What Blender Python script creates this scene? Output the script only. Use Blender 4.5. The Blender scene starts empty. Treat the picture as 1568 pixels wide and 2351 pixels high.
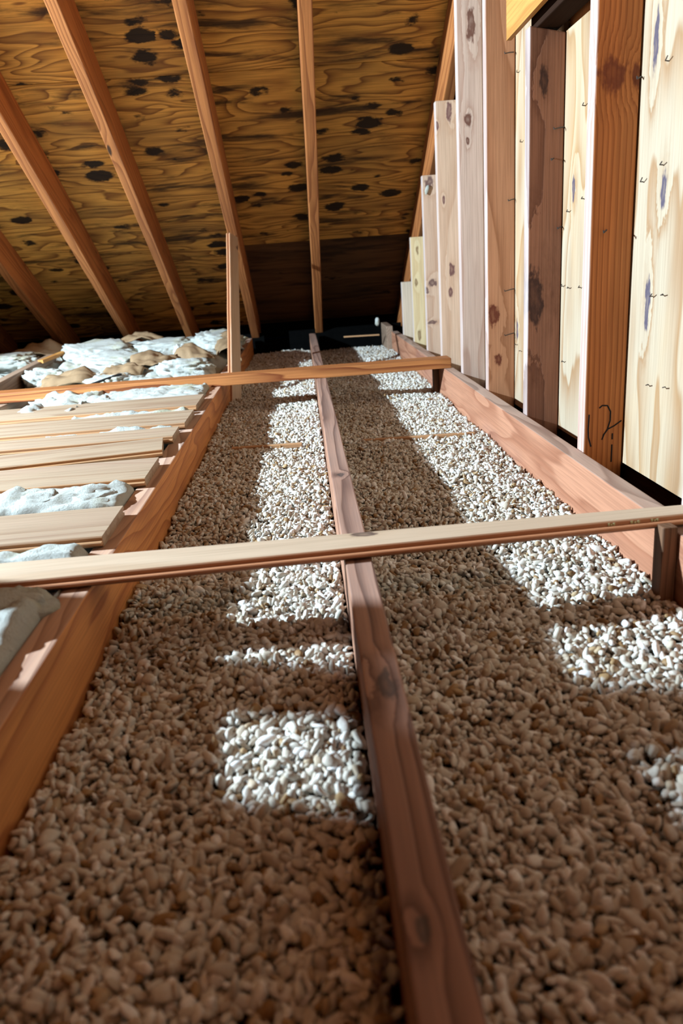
import bpy, bmesh, math, random
import numpy as np
from mathutils import Vector, Matrix, noise

random.seed(7)
RNG = np.random.default_rng(7)
SC = bpy.context.scene
COL = SC.collection

# ---------------------------------------------------------------- camera
# z = 0 is the top of the ceiling joists, +Y runs along the joists towards the eave
CAM_H = 0.415
cd = bpy.data.cameras.new('camera')
cd.sensor_fit = 'VERTICAL'
cd.sensor_height = 36.0
cd.lens = 1713.955 / 2351 * 36.0
cd.clip_start = 0.02
cd.dof.use_dof = True
cd.dof.focus_distance = 1.75
cd.dof.aperture_fstop = 4.6
cam = bpy.data.objects.new('camera', cd)
COL.objects.link(cam)
ROT = Matrix(((0.99601564, 0.08418569, -0.02942119),
              (-0.05443474, 0.31260786, -0.94832124),
              (-0.07063779, 0.94614433, 0.31594495)))
cam.matrix_world = Matrix.Translation((0, 0, CAM_H)) @ ROT.to_4x4()
SC.camera = cam

# ---------------------------------------------------------------- world, lamps, exposure
w = bpy.data.worlds.new('sky')
SC.world = w
w.use_nodes = True
w.node_tree.nodes['Background'].inputs[0].default_value = (0.10, 0.16, 1.0, 1)
w.node_tree.nodes['Background'].inputs[1].default_value = 0.5


def lamp(name, loc, color, power, radius, aim=None, cone=90, blend=0.3):
    l = bpy.data.lights.new(name, 'SPOT' if aim else 'POINT')
    if aim:
        l.spot_size = math.radians(cone)
        l.spot_blend = blend
    l.color = color
    l.energy = power
    l.shadow_soft_size = radius
    o = bpy.data.objects.new(name, l)
    o.location = loc
    if aim:
        o.rotation_euler = (Vector(aim) - Vector(loc)).to_track_quat('-Z', 'Y').to_euler()
    COL.objects.link(o)
    return o


lamp('work_lamp', (-2.76, 1.61, 1.25), (0.67, 0.87, 1.0), 1500, 0.04, (0.1, 2.10, 0.15), 104, 0.2)
lamp('warm_fill', (0.40, -0.45, 1.65), (1.0, 0.42, 0.17), 13, 0.05)  # warm fill light added behind the camera to brighten and tint the shade

SC.view_settings.view_transform = 'Standard'
SC.view_settings.look = 'None'
SC.view_settings.gamma = 1.0
SC.view_settings.use_curve_mapping = False
SC.view_settings.exposure = 0.0
SC.cycles.use_denoising = True
SC.cycles.max_bounces = 3
SC.cycles.glossy_bounces = 1
SC.cycles.transmission_bounces = 0
SC.cycles.use_adaptive_sampling = True
SC.cycles.adaptive_threshold = 0.07
SC.cycles.diffuse_bounces = 2
SC.cycles.sample_clamp_indirect = 6.0

# ---------------------------------------------------------------- node helpers


class NT:
    def __init__(self, name):
        self.mat = bpy.data.materials.new(name)
        self.mat.use_nodes = True
        self.t = self.mat.node_tree
        self.b = self.t.nodes['Principled BSDF']

    def n(self, typ, **kw):
        nd = self.t.nodes.new(typ)
        for k, v in kw.items():
            setattr(nd, k, v)
        return nd

    def set(self, sock, v):
        if isinstance(v, bpy.types.NodeSocket):
            self.t.links.new(v, sock)
        elif isinstance(v, (tuple, list)):
            if len(v) == 3 and sock.type == 'RGBA':
                v = (*v, 1)
            sock.default_value = v
        else:
            sock.default_value = v

    def m(self, op, a, b=None, c=None, clamp=False):
        nd = self.n('ShaderNodeMath', operation=op, use_clamp=clamp)
        for i, v in enumerate((a, b, c)):
            if v is not None:
                self.set(nd.inputs[i], v)
        return nd.outputs[0]

    def v(self, op, a, b=None, s=None):
        nd = self.n('ShaderNodeVectorMath', operation=op)
        self.set(nd.inputs[0], a)
        if b is not None:
            self.set(nd.inputs[1], b)
        if s is not None:
            self.set(nd.inputs['Scale'], s)
        return nd.outputs['Value'] if op in ('LENGTH', 'DOT_PRODUCT') else nd.outputs[0]

    def noise(self, vec, scale=1.0, detail=2.0, rough=0.5, color=False):
        nd = self.n('ShaderNodeTexNoise')
        self.set(nd.inputs['Vector'], vec)
        nd.inputs['Scale'].default_value = scale
        nd.inputs['Detail'].default_value = detail
        nd.inputs['Roughness'].default_value = rough
        return nd.outputs['Color' if color else 'Fac']

    def smooth(self, val, a, b, x=0.0, y=1.0):
        nd = self.n('ShaderNodeMapRange', interpolation_type='SMOOTHSTEP')
        self.set(nd.inputs['Value'], val)
        nd.inputs['From Min'].default_value = a
        nd.inputs['From Max'].default_value = b
        nd.inputs['To Min'].default_value = x
        nd.inputs['To Max'].default_value = y
        return nd.outputs['Result']

    def ramp(self, fac, stops):
        nd = self.n('ShaderNodeValToRGB')
        self.set(nd.inputs[0], fac)
        el = nd.color_ramp.elements
        while len(el) < len(stops):
            el.new(0.5)
        for e, (p, c) in zip(el, stops):
            e.position = p
            e.color = (*c, 1)
        return nd.outputs[0]

    def mix(self, fac, a, b, mode='MIX'):
        nd = self.n('ShaderNodeMix', data_type='RGBA', blend_type=mode)
        self.set(nd.inputs[0], fac)
        self.set(nd.inputs[6], a)
        self.set(nd.inputs[7], b)
        return nd.outputs[2]

    def bump(self, h, strength=0.3, dist=0.002):
        nd = self.n('ShaderNodeBump')
        nd.inputs['Strength'].default_value = strength
        nd.inputs['Distance'].default_value = dist
        self.set(nd.inputs['Height'], h)
        self.t.links.new(nd.outputs[0], self.b.inputs['Normal'])


def wood(name, light, dark, ring=9.0, cath=1.0, straight=0.0, contrast=0.8, fine=0.25, stain=0.35,
         stain_col=None, knots=(), knot_col=(0.03, 0.012, 0.006), auto_knots=0.0, rough=0.62, spec=0.25,
         bump=0.35, scale=(0.9, 11.0, 11.0), spots=None, drab=None, edge=None):
    """Sawn timber: grain runs along the object's local X; growth rings are contour lines of a stretched noise."""
    T = NT(name)
    co = T.n('ShaderNodeTexCoord').outputs['Object']
    rnd = T.n('ShaderNodeObjectInfo').outputs['Random']
    off = T.v('SCALE', (17.3, 9.1, 5.7), s=rnd)
    p = T.v('ADD', co, off)
    sep = T.n('ShaderNodeSeparateXYZ')
    T.set(sep.inputs[0], co)
    x, y, z = sep.outputs
    wv = T.noise(T.v('MULTIPLY', p, (2.2, 7, 7)), 1.0, 2.0, color=True)
    warp = T.v('SUBTRACT', wv, (0.5, 0.5, 0.5))
    q = T.v('ADD', T.v('MULTIPLY', p, scale), T.v('SCALE', warp, s=0.55))
    f = T.m('MULTIPLY', T.noise(q, 1.0, 1.6, 0.35), cath)
    if straight:
        f = T.m('ADD', f, T.m('MULTIPLY', T.m('ADD', y, T.m('MULTIPLY', z, 0.6)), straight))
    kmask = None
    seps = T.n('ShaderNodeSeparateXYZ')
    kw_ = T.noise(T.v('MULTIPLY', p, (30, 60, 60)), 1.0, 3.0, 0.6, color=True)
    T.set(seps.inputs[0], T.v('SUBTRACT', kw_, (0.5, 0.5, 0.5)))
    for k in knots:
        kx, ky, rx, ry = k[:4]
        dx = T.m('DIVIDE', T.m('ADD', T.m('SUBTRACT', x, kx), T.m('MULTIPLY', seps.outputs[0], rx * 2.0)), rx)
        dy = T.m('DIVIDE', T.m('ADD', T.m('SUBTRACT', y, ky), T.m('MULTIPLY', seps.outputs[1], ry * 2.0)), ry)
        d = T.m('SQRT', T.m('ADD', T.m('MULTIPLY', dx, dx), T.m('MULTIPLY', dy, dy)))
        f = T.m('ADD', f, T.smooth(d, 0.5, 3.6, 0.16, 0.0))
        mk = T.m('MULTIPLY', T.smooth(d, 0.7, 1.2, 1.0, 0.0), T.smooth(d, 0.0, 0.7, 0.7, 1.0))
        kmask = mk if kmask is None else T.m('MAXIMUM', kmask, mk)
    if auto_knots:
        vo = T.n('ShaderNodeTexVoronoi')
        T.set(vo.inputs['Vector'], T.v('ADD', T.v('MULTIPLY', p, (2.1, 9.0, 9.0)), T.v('SCALE', warp, s=0.35)))
        vo.inputs['Scale'].default_value = 1.0
        f = T.m('ADD', f, T.smooth(vo.outputs['Distance'], 0.0, 0.4, 0.15, 0.0))
        mk = T.smooth(vo.outputs['Distance'], auto_knots * 0.55, auto_knots, 1.0, 0.0)
        kmask = mk if kmask is None else T.m('MAXIMUM', kmask, mk)
    fr = T.m('FRACT', T.m('MULTIPLY', f, ring))
    r = T.m('MULTIPLY', T.m('POWER', fr, 2.2), T.smooth(fr, 0.90, 1.0, 1.0, 0.0))
    r = T.m('MULTIPLY', r, contrast * 1.25, clamp=True)
    fg = T.noise(T.v('MULTIPLY', p, (5, 260, 260)), 1.0, 2.0, 0.6)
    col = T.mix(r, light, dark)
    col = T.mix(T.m('MULTIPLY', T.smooth(fg, 0.38, 0.66), fine), col, tuple(c * 0.45 for c in dark))
    st = T.noise(T.v('MULTIPLY', p, (1.6, 7, 7)), 1.0, 3.0, 0.55)
    sc_ = stain_col or tuple(c * 0.5 for c in dark)
    col = T.mix(T.m('MULTIPLY', T.smooth(st, 0.45, 0.75), stain), col, sc_)
    h = T.m('ADD', T.m('MULTIPLY', r, -0.6), T.m('MULTIPLY', fg, 0.5))
    if spots:
        # mould blotches: ragged dark patches of their own on the sheet
        sx, sy, rad, amt = spots
        sw = T.noise(T.v('MULTIPLY', p, (16, 26, 26)), 1.0, 4.0, 0.65, color=True)
        pv = T.v('ADD', T.v('MULTIPLY', p, (sx, sy, 0.0)), T.v('SCALE', T.v('SUBTRACT', sw, (0.5, 0.5, 0.5)), s=0.55))
        vo = T.n('ShaderNodeTexVoronoi')
        T.set(vo.inputs['Vector'], pv)
        vo.inputs['Scale'].default_value = 1.0
        vo.inputs['Randomness'].default_value = 0.95
        sz = T.n('ShaderNodeSeparateColor')
        T.set(sz.inputs[0], vo.outputs['Color'])
        rr = T.m('MULTIPLY', sz.outputs[0], rad)
        mk = T.smooth(T.m('SUBTRACT', vo.outputs['Distance'], rr), -0.09, 0.03, 1.0, 0.0)
        col = T.mix(T.m('MULTIPLY', mk, amt), col, (0.008, 0.005, 0.004))
        # grey-black streaks drawn out along the grain
        stn = T.noise(T.v('ADD', T.v('MULTIPLY', p, (2.4, 15, 1)), T.v('SCALE', warp, s=0.8)), 1.0, 5.0, 0.62)
        col = T.mix(T.smooth(stn, 0.49, 0.68, 0.0, 0.9), col, (0.03, 0.016, 0.009))
    if kmask is not None:
        col = T.mix(T.m('MULTIPLY', kmask, 0.93), col, knot_col)
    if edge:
        # painted light along one edge: lamp glare on studs, warm bounce on boards
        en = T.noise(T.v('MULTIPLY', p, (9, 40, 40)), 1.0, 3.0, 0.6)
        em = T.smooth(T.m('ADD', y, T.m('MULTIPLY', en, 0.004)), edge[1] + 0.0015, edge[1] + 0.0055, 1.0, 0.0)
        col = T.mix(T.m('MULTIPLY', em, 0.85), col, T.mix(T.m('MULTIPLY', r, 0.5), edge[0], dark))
    if drab:
        # greyer tone mixed in on the upward faces
        nz_ = T.n('ShaderNodeSeparateXYZ')
        T.set(nz_.inputs[0], T.n('ShaderNodeNewGeometry').outputs['True Normal'])
        dm = T.m('MULTIPLY', T.smooth(nz_.outputs[2], 0.6, 0.95), T.smooth(st, 0.2, 0.7, drab[1], drab[1] * 0.55))
        col = T.mix(dm, col, T.mix(r, drab[0], tuple(c * 0.45 for c in drab[0])))
    T.set(T.b.inputs['Base Color'], col)
    T.b.inputs['Roughness'].default_value = rough
    T.b.inputs['Specular IOR Level'].default_value = spec
    T.bump(h, bump, 0.0015)
    return T.mat


def plain(name, col, rough=0.7, var=0.3, scale=30.0, spec=0.2, metal=0.0, bump=0.0):
    T = NT(name)
    co = T.n('ShaderNodeTexCoord').outputs['Object']
    nz = T.noise(co, scale, 4.0, 0.6)
    T.set(T.b.inputs['Base Color'], T.mix(T.smooth(nz, 0.3, 0.7, 0.0, var), col, tuple(c * 0.35 for c in col)))
    T.b.inputs['Roughness'].default_value = rough
    T.b.inputs['Specular IOR Level'].default_value = spec
    T.b.inputs['Metallic'].default_value = metal
    if bump:
        T.bump(nz, bump, 0.004)
    return T.mat


# ---------------------------------------------------------------- mesh helpers
def link(name, me, mat=None, parent=None):
    o = bpy.data.objects.new(name, me)
    COL.objects.link(o)
    if mat is not None and me is not None:
        me.materials.clear()
        me.materials.append(mat)
    if parent is not None:
        o.parent = parent
    return o


def tag(o, label, cat, group=None):
    o['label'] = label
    o['category'] = cat
    if group:
        o['group'] = group
    return o


def struct(o, label=None):
    o['kind'] = 'structure'
    if label:
        o['label'] = label
    return o


def frame(o, origin, L, W, T=None):
    """Place an object: local x -> L, y -> W, z -> L x W."""
    L = Vector(L).normalized()
    W = Vector(W)
    W = (W - L * W.dot(L)).normalized()
    N = L.cross(W)
    m = Matrix((L, W, N)).transposed().to_4x4()
    m.translation = Vector(origin)
    o.matrix_world = m
    return o


def box_mesh(name, l, wd, t, bevel=0.003, cuts=0, wob=0.0):
    """A sawn board: x 0..l, y and z centred."""
    bm = bmesh.new()
    bmesh.ops.create_cube(bm, size=1.0)
    for v in bm.verts:
        v.co = Vector(((v.co.x + 0.5) * l, v.co.y * wd, v.co.z * t))
    if cuts:
        es = [e for e in bm.edges if abs((e.verts[0].co - e.verts[1].co).x) > l * 0.9]
        bmesh.ops.subdivide_edges(bm, edges=es, cuts=cuts, use_grid_fill=True)
    if bevel:
        es = [e for e in bm.edges if len(e.link_faces) == 2 and e.calc_face_angle(0) > 0.5]
        bmesh.ops.bevel(bm, geom=es, offset=bevel, segments=2, profile=0.6, affect='EDGES')
    if wob:
        s = random.random() * 50
        for v in bm.verts:
            v.co.y += wob * noise.noise(Vector((v.co.x * 1.7 + s, 0.3, 0)))
            v.co.z += wob * 0.6 * noise.noise(Vector((v.co.x * 2.1 + s, 7.3, 0)))
    me = bpy.data.meshes.new(name)
    bm.to_mesh(me)
    bm.free()
    return me


def lumber(name, origin, L, W, length, wd, t, mat, parent=None, bevel=0.003, cuts=10, wob=0.0015):
    o = link(name, box_mesh(name, length, wd, t, bevel, cuts, wob), mat, parent)
    return frame(o, origin, L, W)


def prism(name, rings, mat, parent=None, closed_ends=True):
    """Loft a list of equal-length point rings (local coordinates)."""
    n = len(rings[0])
    vs = [tuple(p) for r in rings for p in r]
    fs = []
    for i in range(len(rings) - 1):
        for j in range(n):
            a = i * n + j
            b = i * n + (j + 1) % n
            fs.append((a, b, b + n, a + n))
    if closed_ends:
        fs.append(tuple(reversed(range(n))))
        fs.append(tuple(range((len(rings) - 1) * n, len(rings) * n)))
    me = bpy.data.meshes.new(name)
    me.from_pydata(vs, [], fs)
    bm = bmesh.new()
    bm.from_mesh(me)
    bmesh.ops.recalc_face_normals(bm, faces=bm.faces)
    bm.to_mesh(me)
    bm.free()
    return link(name, me, mat, parent)


def tongue_board(name, origin, L, W, length, w0, w1, mat, t=0.019, parent=None, ch=0.0018, tongue=0.009):
    """Tongue-and-groove board: x along the length, y = 0 is the tongue edge, groove at the far edge, z 0..t."""
    rings = []
    n = 14
    s = random.random() * 60
    for i in range(n + 1):
        f = i / n
        x = f * length
        wd = w0 + (w1 - w0) * f
        e = 0.0011 * noise.noise(Vector((x * 6 + s, 0, 0)))
        zt = t + 0.0008 * noise.noise(Vector((x * 3 + s, 4, 0)))
        a, b = t * 0.30, t * 0.62
        rings.append([(x, e + ch, 0), (x, e, ch), (x, e, a), (x, e - tongue + 0.0015, a), (x, e - tongue, a + 0.0015),
                      (x, e - tongue, b - 0.0015), (x, e - tongue + 0.0015, b), (x, e, b), (x, e, zt - ch), (x, e + ch, zt),
                      (x, wd - ch, zt), (x, wd, zt - ch), (x, wd, b), (x, wd - tongue, b), (x, wd - tongue, a),
                      (x, wd, a), (x, wd, ch), (x, wd - ch, 0)])
    o = prism(name, rings, mat, parent)
    return frame(o, origin, L, W)


def tube(name, pts, r, mat, parent=None, sides=6, flat=None):
    rings = []
    P = [Vector(p) for p in pts]
    for i, p in enumerate(P):
        d = (P[min(i + 1, len(P) - 1)] - P[max(i - 1, 0)]).normalized()
        u = d.cross(Vector((0.3, 0.2, 0.93))).normalized() if flat is None else Vector(flat).normalized()
        if flat is not None:
            u = (u - d * u.dot(d)).normalized()
        v = d.cross(u)
        rr = r if not isinstance(r, (list, tuple)) else r[i]
        k = 1.0 if flat is None else 0.25
        rings.append([p + u * (rr * k * math.cos(a)) + v * (rr * math.sin(a))
                      for a in [2 * math.pi * j / sides for j in range(sides)]])
    return prism(name, rings, mat, parent)


# ---------------------------------------------------------------- materials
M = {}
M['rafter'] = wood('rafter_timber', (0.50, 0.18, 0.055), (0.20, 0.05, 0.014), ring=8, cath=0.7, straight=5, contrast=0.75,
                   stain=0.5, stain_col=(0.16, 0.045, 0.016), auto_knots=0.10, rough=0.55, spec=0.35)
M['deck'] = wood('roof_plywood', (0.82, 0.42, 0.09), (0.20, 0.07, 0.016), ring=12, cath=1.0, contrast=0.9, fine=0.35,
                 stain=0.55, stain_col=(0.16, 0.085, 0.03), scale=(1.25, 8.0, 3.0), rough=0.7, spots=(6.4, 11.0, 0.46, 0.97))
M['deck_dark'] = wood('dark_roof_plywood', (0.16, 0.075, 0.03), (0.07, 0.03, 0.012), ring=6, contrast=0.6, stain=0.6,
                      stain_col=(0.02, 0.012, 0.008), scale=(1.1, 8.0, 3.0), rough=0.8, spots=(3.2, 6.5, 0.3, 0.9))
M['joist_l'] = wood('joist_orange', (0.70, 0.28, 0.085), (0.40, 0.12, 0.035), ring=6, cath=1.0, contrast=0.8, stain=0.4,
                    stain_col=(0.15, 0.04, 0.016), scale=(1.3, 9, 9), straight=7, drab=((0.50, 0.42, 0.38), 0.8))
M['joist_m'] = wood('joist_brown', (0.44, 0.22, 0.14), (0.13, 0.05, 0.03), ring=5, cath=1.0, straight=6, contrast=0.9, stain=0.45,
                    stain_col=(0.10, 0.035, 0.022), scale=(0.8, 12, 12),
                    knots=[(1.275, -0.004, 0.03, 0.012), (0.975, 0.006, 0.012, 0.006), (2.09, 0.0, 0.012, 0.008)], drab=((0.34, 0.28, 0.27), 0.42))
M['joist_r'] = wood('joist_pink', (0.48, 0.22, 0.13), (0.28, 0.10, 0.052), ring=6, cath=1.1, contrast=0.75, stain=0.3,
                    stain_col=(0.15, 0.08, 0.09), scale=(1.2, 10, 10), drab=((0.52, 0.42, 0.36), 0.7))
M['joist_w'] = wood('joist_weathered', (0.40, 0.27, 0.19), (0.20, 0.11, 0.07), ring=7, contrast=0.7, straight=12)
M['plank'] = wood('pale_flooring', (0.42, 0.30, 0.205), (0.25, 0.14, 0.08), ring=5, cath=0.9, contrast=0.65, fine=0.3, stain=0.4,
                  stain_col=(0.36, 0.23, 0.17), auto_knots=0.045, scale=(0.7, 13, 13), rough=0.6, edge=((0.50, 0.25, 0.11), 0.0))  # orange edge colour paints warm bounce light onto the plank sides
M['board'] = wood('near_board', (0.58, 0.43, 0.31), (0.44, 0.28, 0.17), ring=3, cath=0.7, contrast=0.4, fine=0.2, stain=0.25,
                  stain_col=(0.42, 0.26, 0.17), scale=(0.6, 12, 12), knots=[(1.02, 0.052, 0.018, 0.012)], knot_col=(0.10, 0.06, 0.05), rough=0.55, edge=((0.52, 0.20, 0.085), 0.0))  # reddish edge colour paints warm bounce light onto the tongue side
M['beam'] = wood('beam_orange', (0.50, 0.19, 0.06), (0.17, 0.035, 0.010), ring=6, cath=1.0, straight=10, contrast=0.9, stain=0.25, rough=0.55)
M['sheath'] = wood('wall_plywood', (0.48, 0.375, 0.27), (0.32, 0.16, 0.066), ring=6, cath=1.0, contrast=0.8, fine=0.18, stain=0.3,
                   stain_col=(0.60, 0.33, 0.12), scale=(1.5, 8, 4), rough=0.6,
                   knots=[(0.857, 0.057, 0.05, 0.009), (0.621, -0.005, 0.035, 0.010), (0.426, 0.034, 0.045, 0.011),
                          (0.663, 0.452, 0.028, 0.010), (0.30, 0.92, 0.03, 0.012)],
                   knot_col=(0.06, 0.05, 0.09))
M['dark'] = wood('shaded_backing', (0.035, 0.016, 0.010), (0.02, 0.01, 0.006), ring=6, contrast=0.5, spec=0.04, rough=0.9)  # near-black: shade of the sill gap and header void put into the colour
M['cleat'] = wood('cleat_timber', (0.22, 0.11, 0.06), (0.10, 0.045, 0.022), ring=6, straight=10, contrast=0.8)
M['gusset'] = wood('gusset_plywood', (0.58, 0.28, 0.075), (0.38, 0.14, 0.03), ring=4, contrast=0.6, stain=0.2, scale=(1.5, 8, 8))
M['drywall'] = plain('ceiling_backing', (0.30, 0.24, 0.19), 0.9, 0.3)
M['felt_and_shade'] = plain('felt_and_eave_shade', (0.003, 0.003, 0.003), 0.95, 0.3, spec=0.0)  # felt black, reused on the eave boards to paint deep shade there
M['steel'] = plain('nail_steel', (0.10, 0.085, 0.08), 0.45, 0.3, metal=0.6)
M['ink'] = plain('marker_ink', (0.012, 0.010, 0.012), 0.6, 0.0)
M['stamp'] = plain('stamp_ink', (0.62, 0.60, 0.34), 0.7, 0.3)
M['paper'] = plain('kraft_paper', (0.30, 0.19, 0.105), 0.75, 0.35, 18.0, bump=0.3)
M['black'] = plain('black_plastic', (0.015, 0.016, 0.018), 0.5, 0.2)


def insulation_mat():
    T = NT('glass_wool')
    co = T.n('ShaderNodeTexCoord').outputs['Object']
    nz = T.noise(co, 38.0, 5.0, 0.7)
    n2 = T.noise(co, 9.0, 3.0, 0.6)
    c = T.mix(T.smooth(n2, 0.50, 0.72, 0.0, 0.55), (0.53, 0.535, 0.50), (0.46, 0.41, 0.21))
    c = T.mix(T.smooth(nz, 0.5, 0.8, 0.0, 0.35), c, (0.25, 0.23, 0.17))
    T.set(T.b.inputs['Base Color'], c)
    T.b.inputs['Roughness'].default_value = 1.0
    T.b.inputs['Specular IOR Level'].default_value = 0.05
    T.bump(T.noise(co, 120.0, 6.0, 0.75), 0.9, 0.006)
    return T.mat


M['wool'] = insulation_mat()

PEB = [(0.0, (0.24, 0.13, 0.05)), (0.07, (0.38, 0.24, 0.11)), (0.14, (0.47, 0.39, 0.30)), (0.4, (0.55, 0.50, 0.43)),
       (0.75, (0.66, 0.62, 0.56)), (1.0, (0.88, 0.87, 0.86))]


def pebble_mat(name, single):
    T = NT(name)
    if single:
        fac = T.n('ShaderNodeObjectInfo').outputs['Random']
    else:
        fac = T.n('ShaderNodeAttribute', attribute_name='shade').outputs['Fac']
    co = T.n('ShaderNodeTexCoord').outputs['Object']
    nz = T.noise(co, 420.0 if not single else 2.5, 3.0, 0.6)
    c = T.mix(T.smooth(nz, 0.45, 0.75, 0.0, 0.4), T.ramp(fac, PEB), (0.40, 0.31, 0.22))
    T.set(T.b.inputs['Base Color'], c)
    T.b.inputs['Roughness'].default_value = 0.62
    T.b.inputs['Specular IOR Level'].default_value = 0.3
    return T.mat


M['gravel'] = pebble_mat('pebble_stone', False)
M['pebble'] = pebble_mat('single_pebble_stone', True)
M['drab'] = plain('brown_dust', (0.05, 0.03, 0.017), 0.95, 0.5, 60.0)

# ---------------------------------------------------------------- room shell
AL = math.radians(31.43)
SN, CS = math.sin(AL), math.cos(AL)
D_RAFT, DEP = 2.233, 0.184


def roof(D, S, X):
    """Point on the plane at distance D above the camera, S metres down the slope."""
    return Vector((X, D * SN + S * CS, D * CS - S * SN + CAM_H))


def slab(name, x0, x1, y0, y1, z0, z1, mat, parent=None):
    o = link(name, box_mesh(name, x1 - x0, y1 - y0, z1 - z0, 0, 0), mat, parent)
    o.location = (x0, (y0 + y1) / 2, (z0 + z1) / 2)
    return o


XL, XR, YB, YF = -4.4, 1.5, -1.7, 5.25
struct(slab('floor', XL, XR, YB, YF, -0.20, -0.165, M['drywall']))
struct(slab('wall_left', XL - 0.05, XL, YB, YF, -0.2, 3.9, M['deck_dark']))
struct(slab('wall_back', XL, XR, YB - 0.05, YB, -0.2, 4.0, M['joist_w']))
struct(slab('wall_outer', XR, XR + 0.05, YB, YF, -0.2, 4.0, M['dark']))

# roof: felt over individually laid plywood sheets
DD = D_RAFT + DEP
ceiling = link('ceiling', box_mesh('ceiling', XR - XL + 0.4, 8.6, 0.02, 0), M['felt_and_shade'])
frame(ceiling, roof(DD + 0.03, 0.75, XL - 0.2), (1, 0, 0), (0, CS, -SN))
ceiling.matrix_world = ceiling.matrix_world
struct(ceiling)
rows = [-2.37, -1.15, 0.07, 1.29, 2.51, 3.71, 4.80]
for r in range(len(rows) - 1):
    s0, s1 = rows[r] + 0.0015, rows[r + 1] - 0.0015
    xs = [XL, -2.72, -0.317, 1.5] if r % 2 == 0 else [XL, -3.97, -1.53, 0.091, 1.5]
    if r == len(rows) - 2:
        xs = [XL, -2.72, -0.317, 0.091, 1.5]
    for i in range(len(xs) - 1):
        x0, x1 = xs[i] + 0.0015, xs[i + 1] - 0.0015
        dk = (r == len(rows) - 2 and i >= 2)  # lowest sheets on the right take the darker plywood
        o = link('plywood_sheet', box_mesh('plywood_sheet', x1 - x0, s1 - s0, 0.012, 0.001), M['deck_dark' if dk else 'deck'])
        frame(o, roof(DD + 0.0065, (s0 + s1) / 2, x0), (1, 0, 0), (0, CS, -SN))
        mw = o.matrix_world.copy()
        o.parent = ceiling
        o.matrix_parent_inverse = ceiling.matrix_world.inverted()
        o.matrix_world = mw

# eave boards closing the far end, the eave's shade put in their colour, a daylight slit left between them
struct(slab('wall_front', XL, XR, 5.21, 5.23, -0.27, -0.042, M['felt_and_shade']))
struct(slab('trim_1', XL, XR, 5.21, 5.23, -0.034, 0.25, M['felt_and_shade']))
struct(slab('trim_2', XL, -0.262, 4.97, 5.0, -0.17, 0.02, M['felt_and_shade']))
struct(slab('trim_3', -0.10, XR, 4.97, 5.0, -0.17, 0.02, M['felt_and_shade']))

# ---------------------------------------------------------------- gravel between the joists
LB = (-0.334, 0.031, -0.105)
RB = (0.071, 0.527, -0.112)


def ico(sub, seed):
    bm = bmesh.new()
    bmesh.ops.create_icosphere(bm, subdivisions=sub, radius=1.0)
    s = Vector((seed * 3.1, seed * 1.7, seed * 0.9))
    for v in bm.verts:
        n = noise.noise(v.co * 0.9 + s) * 0.42 + noise.noise(v.co * 1.9 + s) * 0.2
        v.co *= 1 + n
        # flattened, slightly squarish
        v.co = Vector([math.copysign(abs(c) ** 0.88, c) for c in v.co])
    bm.verts.ensure_lookup_table()
    V = np.array([v.co[:] for v in bm.verts])
    F = np.array([[v.index for v in f.verts] for f in bm.faces])
    bm.free()
    return V, F


ICO2 = [ico(2, i + 1) for i in range(6)]
ICO1 = [ico(1, i + 1) for i in range(6)]


def height(x, y, z0):
    return z0 + 0.006 * np.sin(x * 9 + y * 5.1) * np.cos(y * 3.3 - x * 4) + 0.004 * np.sin(y * 11 + x * 17)


def scatter(bay, y0, y1, sp, dz, keep=1.0):
    x0, x1, z0 = bay
    xs = np.arange(x0 + 0.004, x1 - 0.003, sp)
    ys = np.arange(y0, y1, sp * 0.866)
    gx, gy = np.meshgrid(xs, ys)
    gx = gx + (np.arange(len(ys)) % 2)[:, None] * sp * 0.5
    p = np.stack([gx.ravel(), gy.ravel()], 1)
    p += RNG.normal(size=p.shape) * sp * 0.24
    p = p[(p[:, 0] > x0 + 0.004) & (p[:, 0] < x1 - 0.004)]
    p = p[RNG.random(len(p)) < keep]
    z = height(p[:, 0], p[:, 1], z0) + dz + RNG.normal(size=len(p)) * 0.0026
    return np.column_stack([p, z])


def rand_rot(n, tilt=0.75):
    yaw = RNG.random(n) * 2 * np.pi
    a = RNG.normal(size=n) * tilt
    b = RNG.normal(size=n) * tilt
    cz, sz, ca, sa, cb, sb = np.cos(yaw), np.sin(yaw), np.cos(a), np.sin(a), np.cos(b), np.sin(b)
    Z = np.zeros(n)
    O = np.ones(n)
    Rz = np.array([[cz, -sz, Z], [sz, cz, Z], [Z, Z, O]]).transpose(2, 0, 1)
    Rx = np.array([[O, Z, Z], [Z, ca, -sa], [Z, sa, ca]]).transpose(2, 0, 1)
    Ry = np.array([[cb, Z, sb], [Z, O, Z], [-sb, Z, cb]]).transpose(2, 0, 1)
    return Rx @ Ry @ Rz


def sizes(n):
    g = np.clip(RNG.lognormal(0, 0.24, n), 0.55, 1.7)
    return np.column_stack([0.0060 * g * RNG.uniform(0.85, 1.6, n), 0.0046 * g * RNG.uniform(0.85, 1.15, n),
                            0.0034 * g * RNG.uniform(0.7, 1.2, n)])


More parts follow.
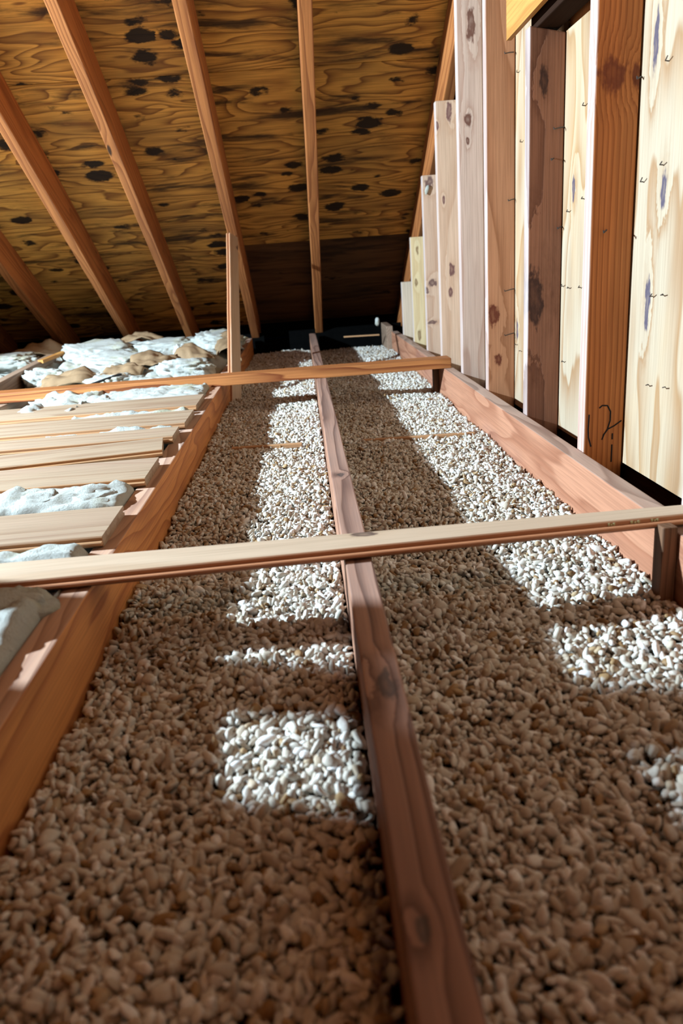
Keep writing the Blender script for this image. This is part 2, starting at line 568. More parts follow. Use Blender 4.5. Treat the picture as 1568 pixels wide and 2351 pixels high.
def merged(name, sets, mat, parent):
    AV, AF, AS = [], [], []
    base = 0
    for P, S, R, C, lib in sets:
        var = RNG.integers(0, len(lib), len(P))
        for k, (V, F) in enumerate(lib):
            idx = np.nonzero(var == k)[0]
            if not len(idx):
                continue
            vv = V[None] * S[idx][:, None, :]
            vv = np.einsum('nij,nvj->nvi', R[idx], vv) + P[idx][:, None, :]
            ff = F[None] + (np.arange(len(idx)) * len(V))[:, None, None] + base
            AV.append(vv.reshape(-1, 3))
            AF.append(ff.reshape(-1, 3))
            AS.append(np.repeat(C[idx], len(V)))
            base += len(idx) * len(V)
    V = np.concatenate(AV).astype(np.float32)
    F = np.concatenate(AF).astype(np.int32)
    S = np.concatenate(AS).astype(np.float32)
    me = bpy.data.meshes.new(name)
    me.vertices.add(len(V))
    me.vertices.foreach_set('co', V.ravel())
    me.loops.add(F.size)
    me.loops.foreach_set('vertex_index', F.ravel())
    me.polygons.add(len(F))
    me.polygons.foreach_set('loop_start', np.arange(0, F.size, 3, dtype=np.int32))
    me.polygons.foreach_set('loop_total', np.full(len(F), 3, dtype=np.int32))
    me.polygons.foreach_set('use_smooth', np.ones(len(F), dtype=bool))
    at = me.attributes.new('shade', 'FLOAT', 'POINT')
    at.data.foreach_set('value', S)
    me.update()
    me.validate()
    o = link(name, me, mat, parent)
    o['kind'] = 'stuff'
    return o


def proj(P):
    c = (P - np.array([0, 0, CAM_H])) @ np.array(ROT)
    z = -c[:, 2]
    return 784 + 1713.955 * c[:, 0] / z, 1175.5 - 1713.955 * c[:, 1] / z


PEB_ME = []
for k, (V, F) in enumerate(ICO2):
    me = bpy.data.meshes.new('pebble')
    me.from_pydata([tuple(v) for v in V], [], [tuple(int(i) for i in f) for f in F])
    for p_ in me.polygons:
        p_.use_smooth = True
    me.materials.append(M['pebble'])
    PEB_ME.append(me)


def gravel_bed(bay, label):
    e = bpy.data.objects.new('gravel_bed', None)
    COL.objects.link(e)
    e.location = ((bay[0] + bay[1]) / 2, 0.3, -0.165)
    e['kind'] = 'stuff'
    e['label'] = label
    e['category'] = 'gravel'
    bpy.context.view_layer.update()
    inv = e.matrix_world.inverted()
    off = np.array(e.location)
    near = scatter(bay, 0.2, 1.25, 0.0092, 0.0, 0.95)
    u, v = proj(near)
    vis = (u > 5) & (u < 1560) & (v < 2345) & (v > 1200)
    cand = np.nonzero(vis)[0]
    order = cand[np.argsort(near[cand, 1])][:150]
    pick = np.zeros(len(near), bool)
    pick[order] = True
    for i in order:
        s = sizes(1)[0]
        R = rand_rot(1)[0]
        m = Matrix(R.tolist()).to_4x4() @ Matrix.Diagonal((*[float(q) for q in s], 1))
        m.translation = Vector((near[i] - off).tolist())
        o = bpy.data.objects.new('pebble', PEB_ME[i % 6])
        COL.objects.link(o)
        o.parent = e
        o.matrix_local = m
    sets = []
    for P, lib in ((near[~pick], ICO2), (scatter(bay, 0.2, 1.25, 0.0096, -0.0075), ICO1),
                   (scatter(bay, 1.25, 4.9, 0.0094, 0.0, 0.96), ICO1), (scatter(bay, 1.25, 4.9, 0.0112, -0.0065), ICO1)):
        n = len(P)
        sets.append((P - off, sizes(n), rand_rot(n), np.clip(RNG.normal(0.52, 0.29, n), 0, 1), lib))
    merged('loose_pebbles', sets, M['gravel'], e)
    d = link('dust_layer', box_mesh('dust_layer', 4.85, bay[1] - bay[0] - 0.002, 0.03, 0), M['drab'], e)
    d['kind'] = 'stuff'
    d.matrix_local = Matrix.Translation((0, -0.2, 0.015)) @ Matrix.Rotation(math.pi / 2, 4, 'Z')


gravel_bed(LB, 'tan pebble gravel filling the bay between the orange joist and the brown knotty joist')
gravel_bed(RB, 'tan pebble gravel filling the wider bay beside the studded wall')


# ---------------------------------------------------------------- joists
JG = 'ceiling joists'
UP = (0, 0, 1)


def joist(x0, x1, y0, y1, top, bottom, mat, label, x_end=None):
    h = top - bottom
    xc = (x0 + x1) / 2
    a = Vector((xc, y0, top - h / 2))
    b = Vector((xc if x_end is None else x_end, y1, top - h / 2))
    o = lumber('ceiling_joist', a, b - a, (-1, 0, 0), (b - a).length, x1 - x0, h, mat, None, 0.0025, 24, 0.0012)
    return tag(o, label, 'joist', JG)


joist(-0.376, -0.335, -0.6, 4.9, 0, -0.165, M['joist_l'], 'orange joist carrying the right ends of the pale floor planks')
joist(0.031, 0.071, -0.6, 4.9, 0, -0.165, M['joist_m'], 'knotty brown joist running between the two gravel bays')
joist(0.527, 0.565, -0.6, 4.62, 0, -0.165, M['joist_r'], 'pinkish joist with blue-stained top edge at the foot of the studded wall')
joist(0.500, 0.538, 4.64, 4.96, 0.03, -0.165, M['joist_w'], 'short stub of joist at the dark eave beyond the pinkish joist')
for i, x in enumerate((-0.76, -1.165)):
    joist(x - 0.02, x + 0.02, -0.6, 4.9, -0.002, -0.165, M['joist_w'],
          ['joist buried in white insulation under the pale planks', 'joist buried deepest in the white insulation beside the tilted timber'][i])
o = lumber('loose_timber', (-1.25, 2.98, -0.005), (-0.10, 1.12, 0.008), (1, 0.1, 0), 1.14, 0.042, 0.12, M['joist_w'])
tag(o, 'weathered timber lying askew in the insulation near the left rafters', 'timber')

# ---------------------------------------------------------------- rafters
RG = 'sloping roof rafters'
RX = [(-1.965, -1.920, 'lowest and leftmost rafter, only its foot showing above the insulation'),
      (-1.552, -1.505, 'orange rafter second from the left, meeting the insulation beside the tilted timber'),
      (-1.128, -1.083, 'orange rafter with pale splice marks, third from the left'),
      (-0.750, -0.705, 'orange rafter over the white insulation, left of the leaning post'),
      (-0.342, -0.292, 'reddish worn rafter that the leaning post props up'),
      (0.073, 0.121, 'straight-grained rafter rising above the brown knotty joist'),
      (0.632, 0.678, 'rafter along the sloping top of the studded wall')]
for x0, x1, lb in RX:
    o = lumber('rafter', roof(D_RAFT + DEP / 2, 4.78, (x0 + x1) / 2), (0, -CS, SN), (1, 0, 0), 7.0, x1 - x0, DEP, M['rafter'], None, 0.004, 40, 0.003)
    tag(o, lb, 'rafter', RG)
for k in range(2):
    x = -2.40 - 0.41 * k
    o = lumber('rafter', roof(D_RAFT + DEP / 2, 4.78, x), (0, -CS, SN), (1, 0, 0), 7.0, 0.045, DEP, M['rafter'], None, 0.004, 8, 0.003)
    tag(o, ['rafter just beyond the left edge of the view', 'second rafter beyond the left edge of the view'][k], 'rafter', RG)

# ---------------------------------------------------------------- studded wall on the right
def stud_mat(key, light, dark, **kw):
    M['stud' + key] = wood('stud_' + key.lower(), light, dark, edge=((0.54, 0.44, 0.42), -0.0415), **kw)  # pale edge paints the glare of direct lamp light on the narrow side
    return M['stud' + key]


Z0 = -0.16
XS, XE = 0.567, 0.650
XC = (XS + XE) / 2


def kn(lst):
    return [(z - Z0, x - XC, rx, ry) for (x, z, rx, ry) in lst]


REDL, REDD = (0.50, 0.24, 0.14), (0.28, 0.10, 0.05)
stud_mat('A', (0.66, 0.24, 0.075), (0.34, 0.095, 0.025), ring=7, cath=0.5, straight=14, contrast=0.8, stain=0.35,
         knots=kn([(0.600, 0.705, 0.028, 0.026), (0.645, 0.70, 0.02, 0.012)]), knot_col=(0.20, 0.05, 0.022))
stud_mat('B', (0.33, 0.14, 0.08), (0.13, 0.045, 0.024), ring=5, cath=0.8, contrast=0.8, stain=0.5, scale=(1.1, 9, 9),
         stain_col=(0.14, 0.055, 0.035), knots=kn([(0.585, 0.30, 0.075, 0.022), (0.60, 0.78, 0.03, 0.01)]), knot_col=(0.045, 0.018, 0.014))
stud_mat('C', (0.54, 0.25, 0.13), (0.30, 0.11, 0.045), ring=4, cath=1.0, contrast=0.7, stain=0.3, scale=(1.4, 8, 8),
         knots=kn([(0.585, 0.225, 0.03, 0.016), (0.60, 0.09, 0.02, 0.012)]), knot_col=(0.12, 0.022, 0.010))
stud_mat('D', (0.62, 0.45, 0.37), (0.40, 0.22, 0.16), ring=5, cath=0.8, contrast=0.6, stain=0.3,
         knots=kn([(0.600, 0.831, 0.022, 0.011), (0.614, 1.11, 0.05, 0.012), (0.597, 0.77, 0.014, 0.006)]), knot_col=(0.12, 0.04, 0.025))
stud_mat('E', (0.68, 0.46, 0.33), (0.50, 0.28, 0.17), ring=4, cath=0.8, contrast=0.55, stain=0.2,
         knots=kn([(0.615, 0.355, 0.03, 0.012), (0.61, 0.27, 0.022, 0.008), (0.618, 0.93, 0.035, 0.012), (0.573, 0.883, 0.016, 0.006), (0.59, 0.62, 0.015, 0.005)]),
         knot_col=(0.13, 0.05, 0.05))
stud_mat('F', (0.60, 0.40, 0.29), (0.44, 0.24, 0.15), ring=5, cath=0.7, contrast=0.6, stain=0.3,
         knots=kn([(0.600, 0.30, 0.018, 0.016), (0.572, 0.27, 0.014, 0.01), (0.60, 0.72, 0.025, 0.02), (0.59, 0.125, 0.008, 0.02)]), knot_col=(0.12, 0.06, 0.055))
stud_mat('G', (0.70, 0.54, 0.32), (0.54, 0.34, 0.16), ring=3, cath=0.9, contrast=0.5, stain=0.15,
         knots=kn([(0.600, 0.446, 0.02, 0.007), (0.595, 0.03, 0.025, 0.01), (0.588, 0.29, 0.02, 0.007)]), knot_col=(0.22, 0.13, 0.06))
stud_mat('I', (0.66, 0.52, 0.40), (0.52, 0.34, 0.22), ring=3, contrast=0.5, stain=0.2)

SGRP = 'studs of the right wall'


def stud(key, y, top, label, slope=0.0):
    t = 0.038
    prof = [(0, XS - XC), (top - Z0, XS - XC), (top - Z0 - slope, XE - XC), (0, XE - XC)]
    bm = bmesh.new()
    vs = [bm.verts.new((px, py, -t / 2)) for px, py in prof]
    f = bm.faces.new(vs)
    r = bmesh.ops.extrude_face_region(bm, geom=[f])
    for v in [g for g in r['geom'] if isinstance(g, bmesh.types.BMVert)]:
        v.co.z += t
    bmesh.ops.recalc_face_normals(bm, faces=bm.faces)
    es = [e for e in bm.edges if e.calc_face_angle(0) > 0.5]
    bmesh.ops.bevel(bm, geom=es, offset=0.003, segments=2, profile=0.6, affect='EDGES')
    me = bpy.data.meshes.new('wall_stud')
    bm.to_mesh(me)
    bm.free()
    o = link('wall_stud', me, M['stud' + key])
    frame(o, (XC, y + t / 2, Z0), (0, 0, 1), (1, 0, 0))
    return tag(o, label, 'stud', SGRP)


def up(y):
    return (D_RAFT - SN * y) / CS + CAM_H - 0.03


S = {}
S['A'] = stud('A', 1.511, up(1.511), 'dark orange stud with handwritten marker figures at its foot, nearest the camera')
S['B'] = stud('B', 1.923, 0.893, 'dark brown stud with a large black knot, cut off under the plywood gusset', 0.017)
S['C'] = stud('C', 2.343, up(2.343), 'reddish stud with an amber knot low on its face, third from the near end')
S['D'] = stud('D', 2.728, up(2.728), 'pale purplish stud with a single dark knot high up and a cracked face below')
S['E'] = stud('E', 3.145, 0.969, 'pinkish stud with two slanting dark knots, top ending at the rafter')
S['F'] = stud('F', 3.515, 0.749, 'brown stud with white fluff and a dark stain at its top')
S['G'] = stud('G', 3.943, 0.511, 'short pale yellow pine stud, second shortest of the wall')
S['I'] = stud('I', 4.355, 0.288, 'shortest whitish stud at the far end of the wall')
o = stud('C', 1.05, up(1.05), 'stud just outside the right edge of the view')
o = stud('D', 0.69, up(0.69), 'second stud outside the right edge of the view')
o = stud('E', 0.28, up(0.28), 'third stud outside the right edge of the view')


def child(o, parent):
    bpy.context.view_layer.update()
    mw = o.matrix_world.copy()
    o.parent = parent
    o.matrix_parent_inverse = parent.matrix_world.inverted()
    o.matrix_world = mw
    return o


# sheathing behind the studs, one sheet above the dark sill gap
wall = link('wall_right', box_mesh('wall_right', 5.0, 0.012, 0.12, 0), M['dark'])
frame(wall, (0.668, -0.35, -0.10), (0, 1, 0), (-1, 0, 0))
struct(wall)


def sheet(name, y0, y1, zb, tops, mat=M['sheath'], x=0.652, t=0.011):
    """Upright sheathing sheet: local x up, y along -Y from y = 1.40."""
    pts = [(zb, y0)] + tops + [(zb, y1)]
    rings = []
    for xx in (0.0, t):
        rings.append([(z + 0.12, 0.0 + (yy - 1.40), -xx) for (z, yy) in pts])
    o = prism(name, rings, mat)
    frame(o, (x, 1.40, -0.12), (0, 0, 1), (0, 1, 0))
    return child(o, wall)


def rz(y):
    return (D_RAFT - SN * y) / CS + CAM_H - 0.12


sheet('sheathing_sheet', -0.3, 1.529, -0.030, [(rz(-0.3), -0.3), (rz(1.529), 1.529)])
sheet('sheathing_sheet', 1.532, 1.941, -0.042, [(0.878, 1.532), (0.878, 1.941)])
sheet('sheathing_sheet', 1.944, 4.5, -0.052, [(rz(1.944), 1.944), (rz(4.5), 4.5)])

# header above the short stud: dark block, brown cripple behind, plywood gusset in front
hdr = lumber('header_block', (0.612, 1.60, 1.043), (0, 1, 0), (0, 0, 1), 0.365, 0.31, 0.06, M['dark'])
tag(hdr, 'header block coloured near-black for the dark void above the short brown stud', 'block')
crp = lumber('backing_board', (0.672, 1.735, 0.885), (0, 0, 1), (0, 1, 0), 0.6, 0.41, 0.014, M['studA'])
tag(crp, 'brown backing board showing above the cut sheathing, between near stud and gusset', 'board')
rings = [[(0, 0, 0), (0.62, 0.0, 0), (0.62, 0.40, 0), (0.0, 0.40, 0)], [(0, 0, 0.012), (0.62, 0.0, 0.012), (0.62, 0.40, 0.012), (0.0, 0.40, 0.012)]]
gus = prism('plywood_gusset', rings, M['gusset'])
frame(gus, (0.5645, 2.07, 0.900), (0, -1, 0.008), (0, 0, 1))
tag(gus, 'orange plywood gusset nailed over the stud tops at the top edge', 'plywood')

# nails and staples
for (y, z) in [(1.406, 0.699), (1.404, 0.538), (1.48, 0.518), (1.37, 0.319), (1.413, 0.315), (1.408, 0.151), (1.34, 0.157), (1.785, 0.513),
               (1.881, 0.492), (1.909, 0.321), (1.865, 0.318), (1.788, 0.321), (1.893, 0.137), (2.277, 0.699), (2.327, 0.137), (2.279, 0.123),
               (2.314, 0.879), (1.794, 0.702)]:
    a = random.uniform(-0.4, 0.5)
    q = Vector((0.652, y, z))
    o = tube('staple', [q, q + Vector((-0.007, -0.004, 0.0)), q + Vector((-0.009, -0.016, 0.004 + 0.004 * a))], 0.0011, M['steel'], None, 5)
    child(o, wall)
for k, x, z, l in [('C', 0.618, 0.932, 0.030), ('B', 0.623, 0.677, 0.030), ('C', 0.628, 0.553, 0.022), ('C', 0.617, 0.299, 0.033), ('C', 0.617, 0.167, 0.033),
                   ('B', 0.618, 0.611, 0.010), ('B', 0.636, 0.457, 0.014), ('A', 0.589, 0.435, 0.011), ('A', 0.640, 0.694, 0.014)]:
    y = {'A': 1.511, 'B': 1.923, 'C': 2.343}[k]
    o = tube('bent_nail', [(x + l, y + 0.002, z + 0.004), (x + l * 0.5, y - 0.006, z + 0.002), (x, y - 0.011, z - 0.001), (x - 0.001, y - 0.012, z + 0.003)],
             0.0015, M['steel'], None, 6)
    child(o, S[k])

# marker figures on the near stud
strokes = [[(0.577, 0.079), (0.576, 0.048), (0.577, 0.03), (0.583, 0.01)],
           [(0.598, 0.091), (0.604, 0.096), (0.615, 0.095), (0.622, 0.082), (0.622, 0.063), (0.617, 0.045), (0.61, 0.034), (0.606, 0.023)],
           [(0.608, 0.032), (0.618, 0.045), (0.631, 0.051), (0.646, 0.061)],
           [(0.628, 0.035), (0.628, 0.022)], [(0.628, 0.011), (0.628, -0.008), (0.628, -0.027)]]
for s in strokes:
    pts = []
    for i in range(len(s) - 1):
        for j in range(4):
            f = j / 4
            pts.append((s[i][0] * (1 - f) + s[i + 1][0] * f, 1.5105, s[i][1] * (1 - f) + s[i + 1][1] * f))
    pts.append((s[-1][0], 1.5105, s[-1][1]))
    o = tube('marker_stroke', pts, 0.0016, M['ink'], None, 6, flat=(0, 1, 0))
    child(o, S['A'])
    o['label'] = 'black marker handwriting'

# ---------------------------------------------------------------- boards lying across
BG = 'boards laid across the joists'
o = tongue_board('cross_board', (-0.95, 0.976, 0), (1.0, 0.0435, 0), (0, 1, 0), 1.66, 0.105, 0.036, M['board'])
tag(o, 'pale tongue-and-groove board crossing both gravel bays in front', 'board', BG)
nb = o
for xx, wd in ((0.43, 0.012), (0.465, 0.016), (0.497, 0.013)):
    for j in range(3):
        y = 0.976 + (xx + 0.95) * 0.0435
        s_ = slab('stamp_mark', xx + j * wd / 3, xx + j * wd / 3 + wd / 4.5, y - 0.0012, y - 0.0004, 0.0125, 0.0165 - 0.001 * (j % 2), M['stamp'])
        child(s_, nb)
o = lumber('cross_beam', (-1.6, 2.925, 0.0195), (1, 0.0025, 0), (0, 1, 0), 2.155, 0.09, 0.038, M['beam'])
tag(o, 'orange square-edged beam crossing the joists at the leaning post', 'beam', BG)

# cleats under the board and beam ends
for y, z1, lb in ((1.021, 0.0, 'dark upright cleat under the right end of the pale cross board'), (3.02, 0.0, 'dark upright cleat under the right end of the orange beam')):
    o = lumber('upright_cleat', (0.515, y, -0.165), (0.0, 0.02, 1), (1, 0, 0), 0.176 if y < 2 else 0.165, 0.022, 0.03, M['cleat'], None, 0.002, 4)
    tag(o, lb, 'cleat', 'cleats on the pinkish joist')

# leaning post
b0, b1 = Vector((-0.327, 3.13, -0.12)), Vector((-0.327, 3.965, 0.595))
o = tongue_board('leaning_post', b0 + Vector((0.0, 0, 0)), b1 - b0, (0.6, 0.8, 0.0), (b1 - b0).length, 0.05, 0.05, M['board'], 0.028)
tag(o, 'tongue-and-groove post leaning up from the gravel to a rafter', 'post')

# pale floor planks on the left
PG = 'pale tongue-and-groove floor planks'
PL = [((-0.358, 1.166), (-0.52, 1.164), 0.168, 'pale knotted plank nearest the camera, alone between strips of insulation'),
      ((-0.357, 1.520), (-0.65, 1.516), 0.180, 'pale plank with a pinkish streak behind the wide white insulation strip'),
      ((-0.366, 1.780), (-0.731, 1.723), 0.142, 'pale plank lying askew against the plank with the pinkish streak'),
      ((-0.364, 1.925), (-0.86, 1.915), 0.130, 'narrow pale plank in the middle of the planks, butting the askew one'),
      ((-0.358, 2.102), (-0.87, 2.099), 0.203, 'pale weathered plank second from the orange beam'),
      ((-0.362, 2.380), (-0.98, 2.376), 0.222, 'pale weathered plank nearest the orange beam')]
for (ax, ay), (bx, by), wd, lb in PL:
    d = Vector((ax - bx, ay - by, 0)).normalized()
    st = Vector((ax, ay, 0.0005)) - d * 1.9
    o = tongue_board('floor_plank', st, d, (0, 1, 0), 1.9, wd, wd, M['plank'], parent=None)
    tag(o, lb, 'plank', PG)

# lath half sunk in the gravel
for x0, x1, y0, z, lb in ((-0.25, -0.035, 2.24, -0.101, 'thin wooden lath half buried in the left gravel bay'),
                          (0.15, 0.49, 2.225, -0.106, 'thin wooden lath half buried in the right gravel bay')):
    o = lumber('buried_lath', (x0, y0, z), (1, -0.06, 0), (0, 1, 0), x1 - x0, 0.022, 0.012, M['plank'], None, 0.001, 6)
    tag(o, lb, 'lath', 'laths in the gravel')

# ---------------------------------------------------------------- insulation
def fbm(p, o=4):
    v, a = 0.0, 1.0
    for _ in range(o):
        v += a * (2.6 * abs(noise.noise(p)) - 0.6) * 0.6 + a * 0.4 * noise.noise(p + Vector((9.1, 3.7, 5.5)))
        p = p * 2.07
        a *= 0.6
    return v


def batt(name, x0, x1, y0, y1, hfun, label, step=0.011, zb=-0.165):
    nx, ny = max(4, int((x1 - x0) / step)), max(4, int((y1 - y0) / step))
    vs, fs = [], []
    for j in range(ny + 1):
        for i in range(nx + 1):
            x, y = x0 + (x1 - x0) * i / nx, y0 + (y1 - y0) * j / ny
            vs.append((x - x0, y - y0, hfun(x, y) - zb))
    for j in range(ny):
        for i in range(nx):
            a = j * (nx + 1) + i
            fs.append((a, a + 1, a + nx + 2, a + nx + 1))
    n0 = len(vs)
    border = [i for i in range(nx + 1)] + [j * (nx + 1) + nx for j in range(1, ny + 1)] + \
             [ny * (nx + 1) + i for i in range(nx - 1, -1, -1)] + [j * (nx + 1) for j in range(ny - 1, 0, -1)]
    for b in border:
        vs.append((vs[b][0], vs[b][1], 0.0))
    nb_ = len(border)
    for k in range(nb_):
        k2 = (k + 1) % nb_
        fs.append((border[k2], border[k], n0 + k, n0 + k2))
    me = bpy.data.meshes.new(name)
    me.from_pydata(vs, [], fs)
    for p in me.polygons:
        p.use_smooth = True
    o = link(name, me, M['wool'])
    o.location = (x0, y0, zb)
    return tag(o, label, 'insulation', 'glass wool insulation')


GAPS = [(0.2, 1.155), (1.345, 1.512), (1.70, 1.715), (2.06, 2.092), (2.31, 2.370), (2.61, 2.88)]


def near_h(x, y):
    g = 0.0
    for a, b in GAPS:
        d = min(y - a, b - y)
        if d > 0:
            g = max(g, min(1.0, d / 0.012))
    n = fbm(Vector((x * 9, y * 9, 0.4)), 4)
    base = -0.02 + 0.004 * n
    top = 0.019 + 0.012 * n
    e = min(1.0, max(0.0, (-0.376 - x) / 0.014))
    if 0.97 < y < 1.092:
        top = min(top, -0.006)
    return base * (1 - g) + g * (top * e + 0.004 * (1 - e))


batt('insulation_batt', -0.74, -0.378, 0.25, 2.90, near_h, 'white glass wool batt bulging up between the pale planks', 0.008)


def far_h(x, y):
    n = fbm(Vector((x * 7.5, y * 7.5, 2.4)), 5)
    return 0.012 + 0.026 * n + 0.03 * min(1, max(0, (y - 3.2) / 1.0))


batt('insulation_batt', -0.74, -0.385, 2.98, 4.7, lambda x, y: far_h(x, y) - 0.03 * max(0, (x + 0.46) / 0.08), 'lumpy glass wool batt behind the orange beam beside the leaning post', 0.012)
batt('insulation_batt', -1.215, -0.78, 2.40, 4.7, lambda x, y: far_h(x, y) - 0.075 * max(0.0, min(1.0, (-0.98 - x) / 0.08)) * max(0.0, min(1.0, (3.42 - y) / 0.12)), 'lumpy glass wool batt behind the orange beam below the middle rafters', 0.012)
batt('insulation_batt', -2.6, -1.30, 2.40, 4.75, lambda x, y: far_h(x, y) - 0.025, 'broad glass wool layer at the far left under the lowest rafters', 0.016)


def clump(center, size, rot, seed, label, amp=0.28, sub=5):
    amp *= 0.75
    bm = bmesh.new()
    bmesh.ops.create_icosphere(bm, subdivisions=sub, radius=1.0)
    s = Vector((seed * 2.7, seed * 5.3, seed))
    for v in bm.verts:
        c = v.co.copy()
        c = Vector([math.copysign(abs(q) ** 0.7, q) for q in c])
        n = fbm(v.co * 1.6 + s, 6)
        v.co = c * (0.95 + amp * n)
    for f in bm.faces:
        f.smooth = True
    for v in bm.verts:
        v.co = Vector((v.co.x * size[0], v.co.y * size[1], v.co.z * size[2]))
    me = bpy.data.meshes.new('insulation_clump')
    bm.to_mesh(me)
    bm.free()
    o = link('insulation_clump', me, M['wool'])
    o.location = center
    o.rotation_euler = rot
    return tag(o, label, 'insulation', 'torn insulation clumps')


clump((-1.17, 3.43, 0.005), (0.10, 0.10, 0.055), (0, 0.1, 0.4), 1, 'white clump of glass wool with a tan underside beside the tilted timber')
clump((-1.08, 4.05, 0.05), (0.19, 0.20, 0.06), (0.1, 0, 0.6), 2, 'tall glass wool clump at the foot of the second rafter')
clump((-0.92, 3.75, 0.025), (0.17, 0.15, 0.05), (0.1, 0.05, -0.3), 3, 'greenish-white glass wool clump in the middle of the insulation')
clump((-0.74, 4.15, 0.04), (0.20, 0.18, 0.055), (0.05, 0, 0.25), 4, 'flat glass wool clump between the two middle rafters')
clump((-0.47, 4.18, 0.05), (0.14, 0.24, 0.06), (0.0, 0.05, 0.1), 5, 'long glass wool clump behind the leaning post')
clump((-0.53, 3.34, 0.015), (0.13, 0.12, 0.05), (0, 0.05, 0.2), 6, 'white glass wool clump just behind the orange beam')
clump((-0.84, 3.24, -0.01), (0.12, 0.11, 0.045), (0, 0, -0.4), 7, 'low glass wool clump behind the orange beam')
clump((-1.62, 4.0, 0.04), (0.24, 0.18, 0.05), (0, 0, 0.3), 8, 'glass wool clump at the far left beyond the tilted timber')
clump((-0.58, 3.72, 0.03), (0.07, 0.07, 0.06), (0.2, 0.5, 0.2), 9, 'small upright glass wool tuft beside the folded kraft paper')
clump((0.432, 4.5, 0.072), (0.012, 0.012, 0.026), (0.2, 0, 0), 10, 'tiny white wisp of glass wool hanging in the dark eave', sub=3)
for i, (x, y, s) in enumerate([(-0.42, 2.70, 0.05), (-0.56, 2.74, 0.05), (-0.75, 2.70, 0.06), (-0.95, 2.74, 0.06), (-0.44, 1.43, 0.05), (-0.55, 1.44, 0.06)]):
    clump((x, y, -0.005 if s < 0.06 else 0.0), (s, s * 0.75, 0.026), (0, 0, i), 20 + i,
          ['tuft of glass wool at the joist end of the gap before the orange beam', 'second tuft of glass wool along the gap before the orange beam',
           'third tuft of glass wool along the gap before the orange beam', 'fourth tuft of glass wool along the gap before the orange beam',
           'tuft of glass wool at the joist end of the wide strip between planks', 'tuft of glass wool further along the wide strip between planks'][i], sub=4)


def paper(center, sx, sy, curl, rot, label, seed):
    nx, ny = 16, 16
    vs, fs = [], []
    for j in range(ny + 1):
        for i in range(nx + 1):
            u, v = i / nx - 0.5, j / ny - 0.5
            a = curl * u
            x = sx * (math.sin(a) / curl if curl else u)
            z = sx * ((1 - math.cos(a)) / curl if curl else 0)
            n = noise.noise(Vector((u * 2.5 + seed, v * 2.5, seed)))
            n += 0.5 * noise.noise(Vector((u * 6 + seed, v * 6, seed * 2)))
            vs.append((x * (1 + 0.15 * noise.noise(Vector((v * 4, seed, 0)))), sy * v * (1 + 0.1 * n), -z + 0.06 * n * sx * 2))
    for j in range(ny):
        for i in range(nx):
            a = j * (nx + 1) + i
            fs.append((a, a + 1, a + nx + 2, a + nx + 1))
    me = bpy.data.meshes.new('kraft_paper')
    me.from_pydata(vs, [], fs)
    for p in me.polygons:
        p.use_smooth = True
    o = link('kraft_paper', me, M['paper'])
    md = o.modifiers.new('thickness', 'SOLIDIFY')
    md.thickness = 0.003
    o.location = center
    o.rotation_euler = rot
    return tag(o, label, 'paper', 'torn kraft paper facing')


clump((-0.44, 0.93, -0.005), (0.075, 0.06, 0.032), (0, 0.1, 0.3), 41, 'blue-white glass wool clump in front of the pale cross board at the left edge', sub=4)
clump((-0.46, 0.80, -0.015), (0.08, 0.07, 0.035), (0, 0.1, 0.9), 42, 'yellowish glass wool clump at the left edge nearest the camera', sub=4)
paper((-0.385, 3.90, 0.085), 0.22, 0.34, 3.6, (0.15, 0.2, 0.15), 'tan kraft paper curled over the end of a batt beside the leaning post', 1)
paper((-0.53, 3.58, 0.070), 0.15, 0.20, 1.6, (0.3, -0.3, 0.5), 'twisted brown kraft paper left of the leaning post', 2)
paper((-0.69, 3.50, 0.066), 0.22, 0.18, 0.8, (0.25, 0.1, 0.2), 'flat tan kraft paper flap in the middle of the insulation', 3)
paper((-1.01, 3.24, 0.035), 0.24, 0.16, 0.7, (0.25, 0.0, 0.1), 'tan kraft paper showing under the white clump by the tilted timber', 4)
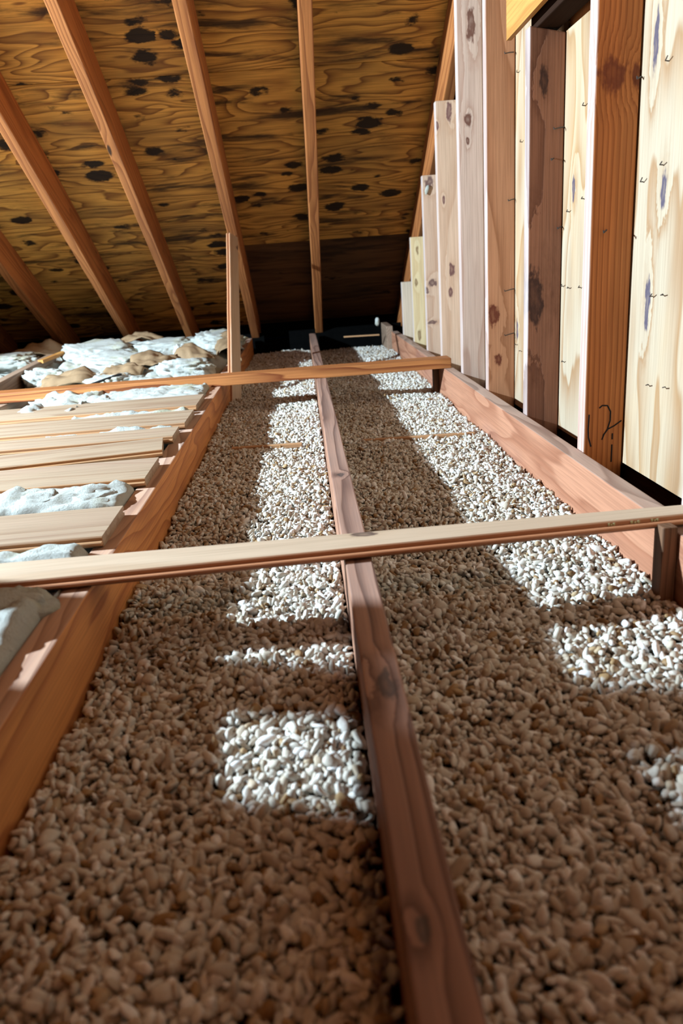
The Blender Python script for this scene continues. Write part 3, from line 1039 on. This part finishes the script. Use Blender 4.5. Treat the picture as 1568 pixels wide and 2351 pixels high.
paper((-1.50, 4.30, 0.075), 0.40, 0.20, 1.4, (0.2, 0.0, 0.1), 'brown kraft paper mound in the shade under the left rafters', 5)
paper((-0.80, 3.32, 0.045), 0.18, 0.14, 0.7, (0.2, 0.1, -0.3), 'brown kraft paper scrap behind the orange beam', 6)
paper((-0.95, 4.40, 0.10), 0.36, 0.16, 1.4, (0.2, 0.0, 0.0), 'dark kraft paper ridge below the middle rafters', 7)

o = lumber('offcut_stick', (-1.30, 3.78, 0.06), (0.09, 0.42, 0.03), (1, 0, 0), 0.24, 0.028, 0.016, M['gusset'], None, 0.001, 4)
tag(o, 'small orange offcut lying on insulation below the second rafter', 'offcut')
o = lumber('eave_batten', (0.24, 4.70, -0.018), (1, 0.01, -0.02), (0, 1, 0), 0.22, 0.02, 0.008, M['plank'], None, 0.001, 4)
tag(o, 'thin pale batten in the dark eave', 'batten')
o = lumber('black_strip', (-0.92, 3.02, 0.012), (0.16, 0.24, 0.03), (1, -0.6, 0), 0.24, 0.02, 0.006, M['black'], None, 0.001, 4)
tag(o, 'short black plastic strip sticking out of the insulation', 'strip')
o = clump((0.585, 3.507, 0.69), (0.007, 0.004, 0.020), (0, 0.3, 0), 31, 'white fluff stuck to the brown stud near its top', sub=3)

# ---------------------------------------------------------------- framing left of the view that throws the foreground shadows
PGX = 'partition framing left of the view'
o = lumber('partition_stud', (-0.95, 1.092, 0.0), (0, 0, 1), (0, 1, 0), 1.7, 0.084, 0.020, M['joist_w'])
tag(o, 'partition stud outside the left edge beside the lit slot', 'stud', PGX)
o = lumber('partition_sheet', (-0.95, 0.33, 0.0), (0, 0, 1), (0, 1, 0), 1.9, 1.25, 0.016, M['sheath'])
tag(o, 'partition sheet outside the left edge of the view', 'board', PGX)
o = lumber('shade_block', (-0.95, 0.957, 0.416), (0, 1, 0), (0, 0, 1), 0.092, 0.080, 0.012, M['joist_w'])  # unseen block added to keep lamp light off the brown joist's top
tag(o, 'unseen block added to shade the brown joist, between partition sheet and partition stud', 'block', PGX)
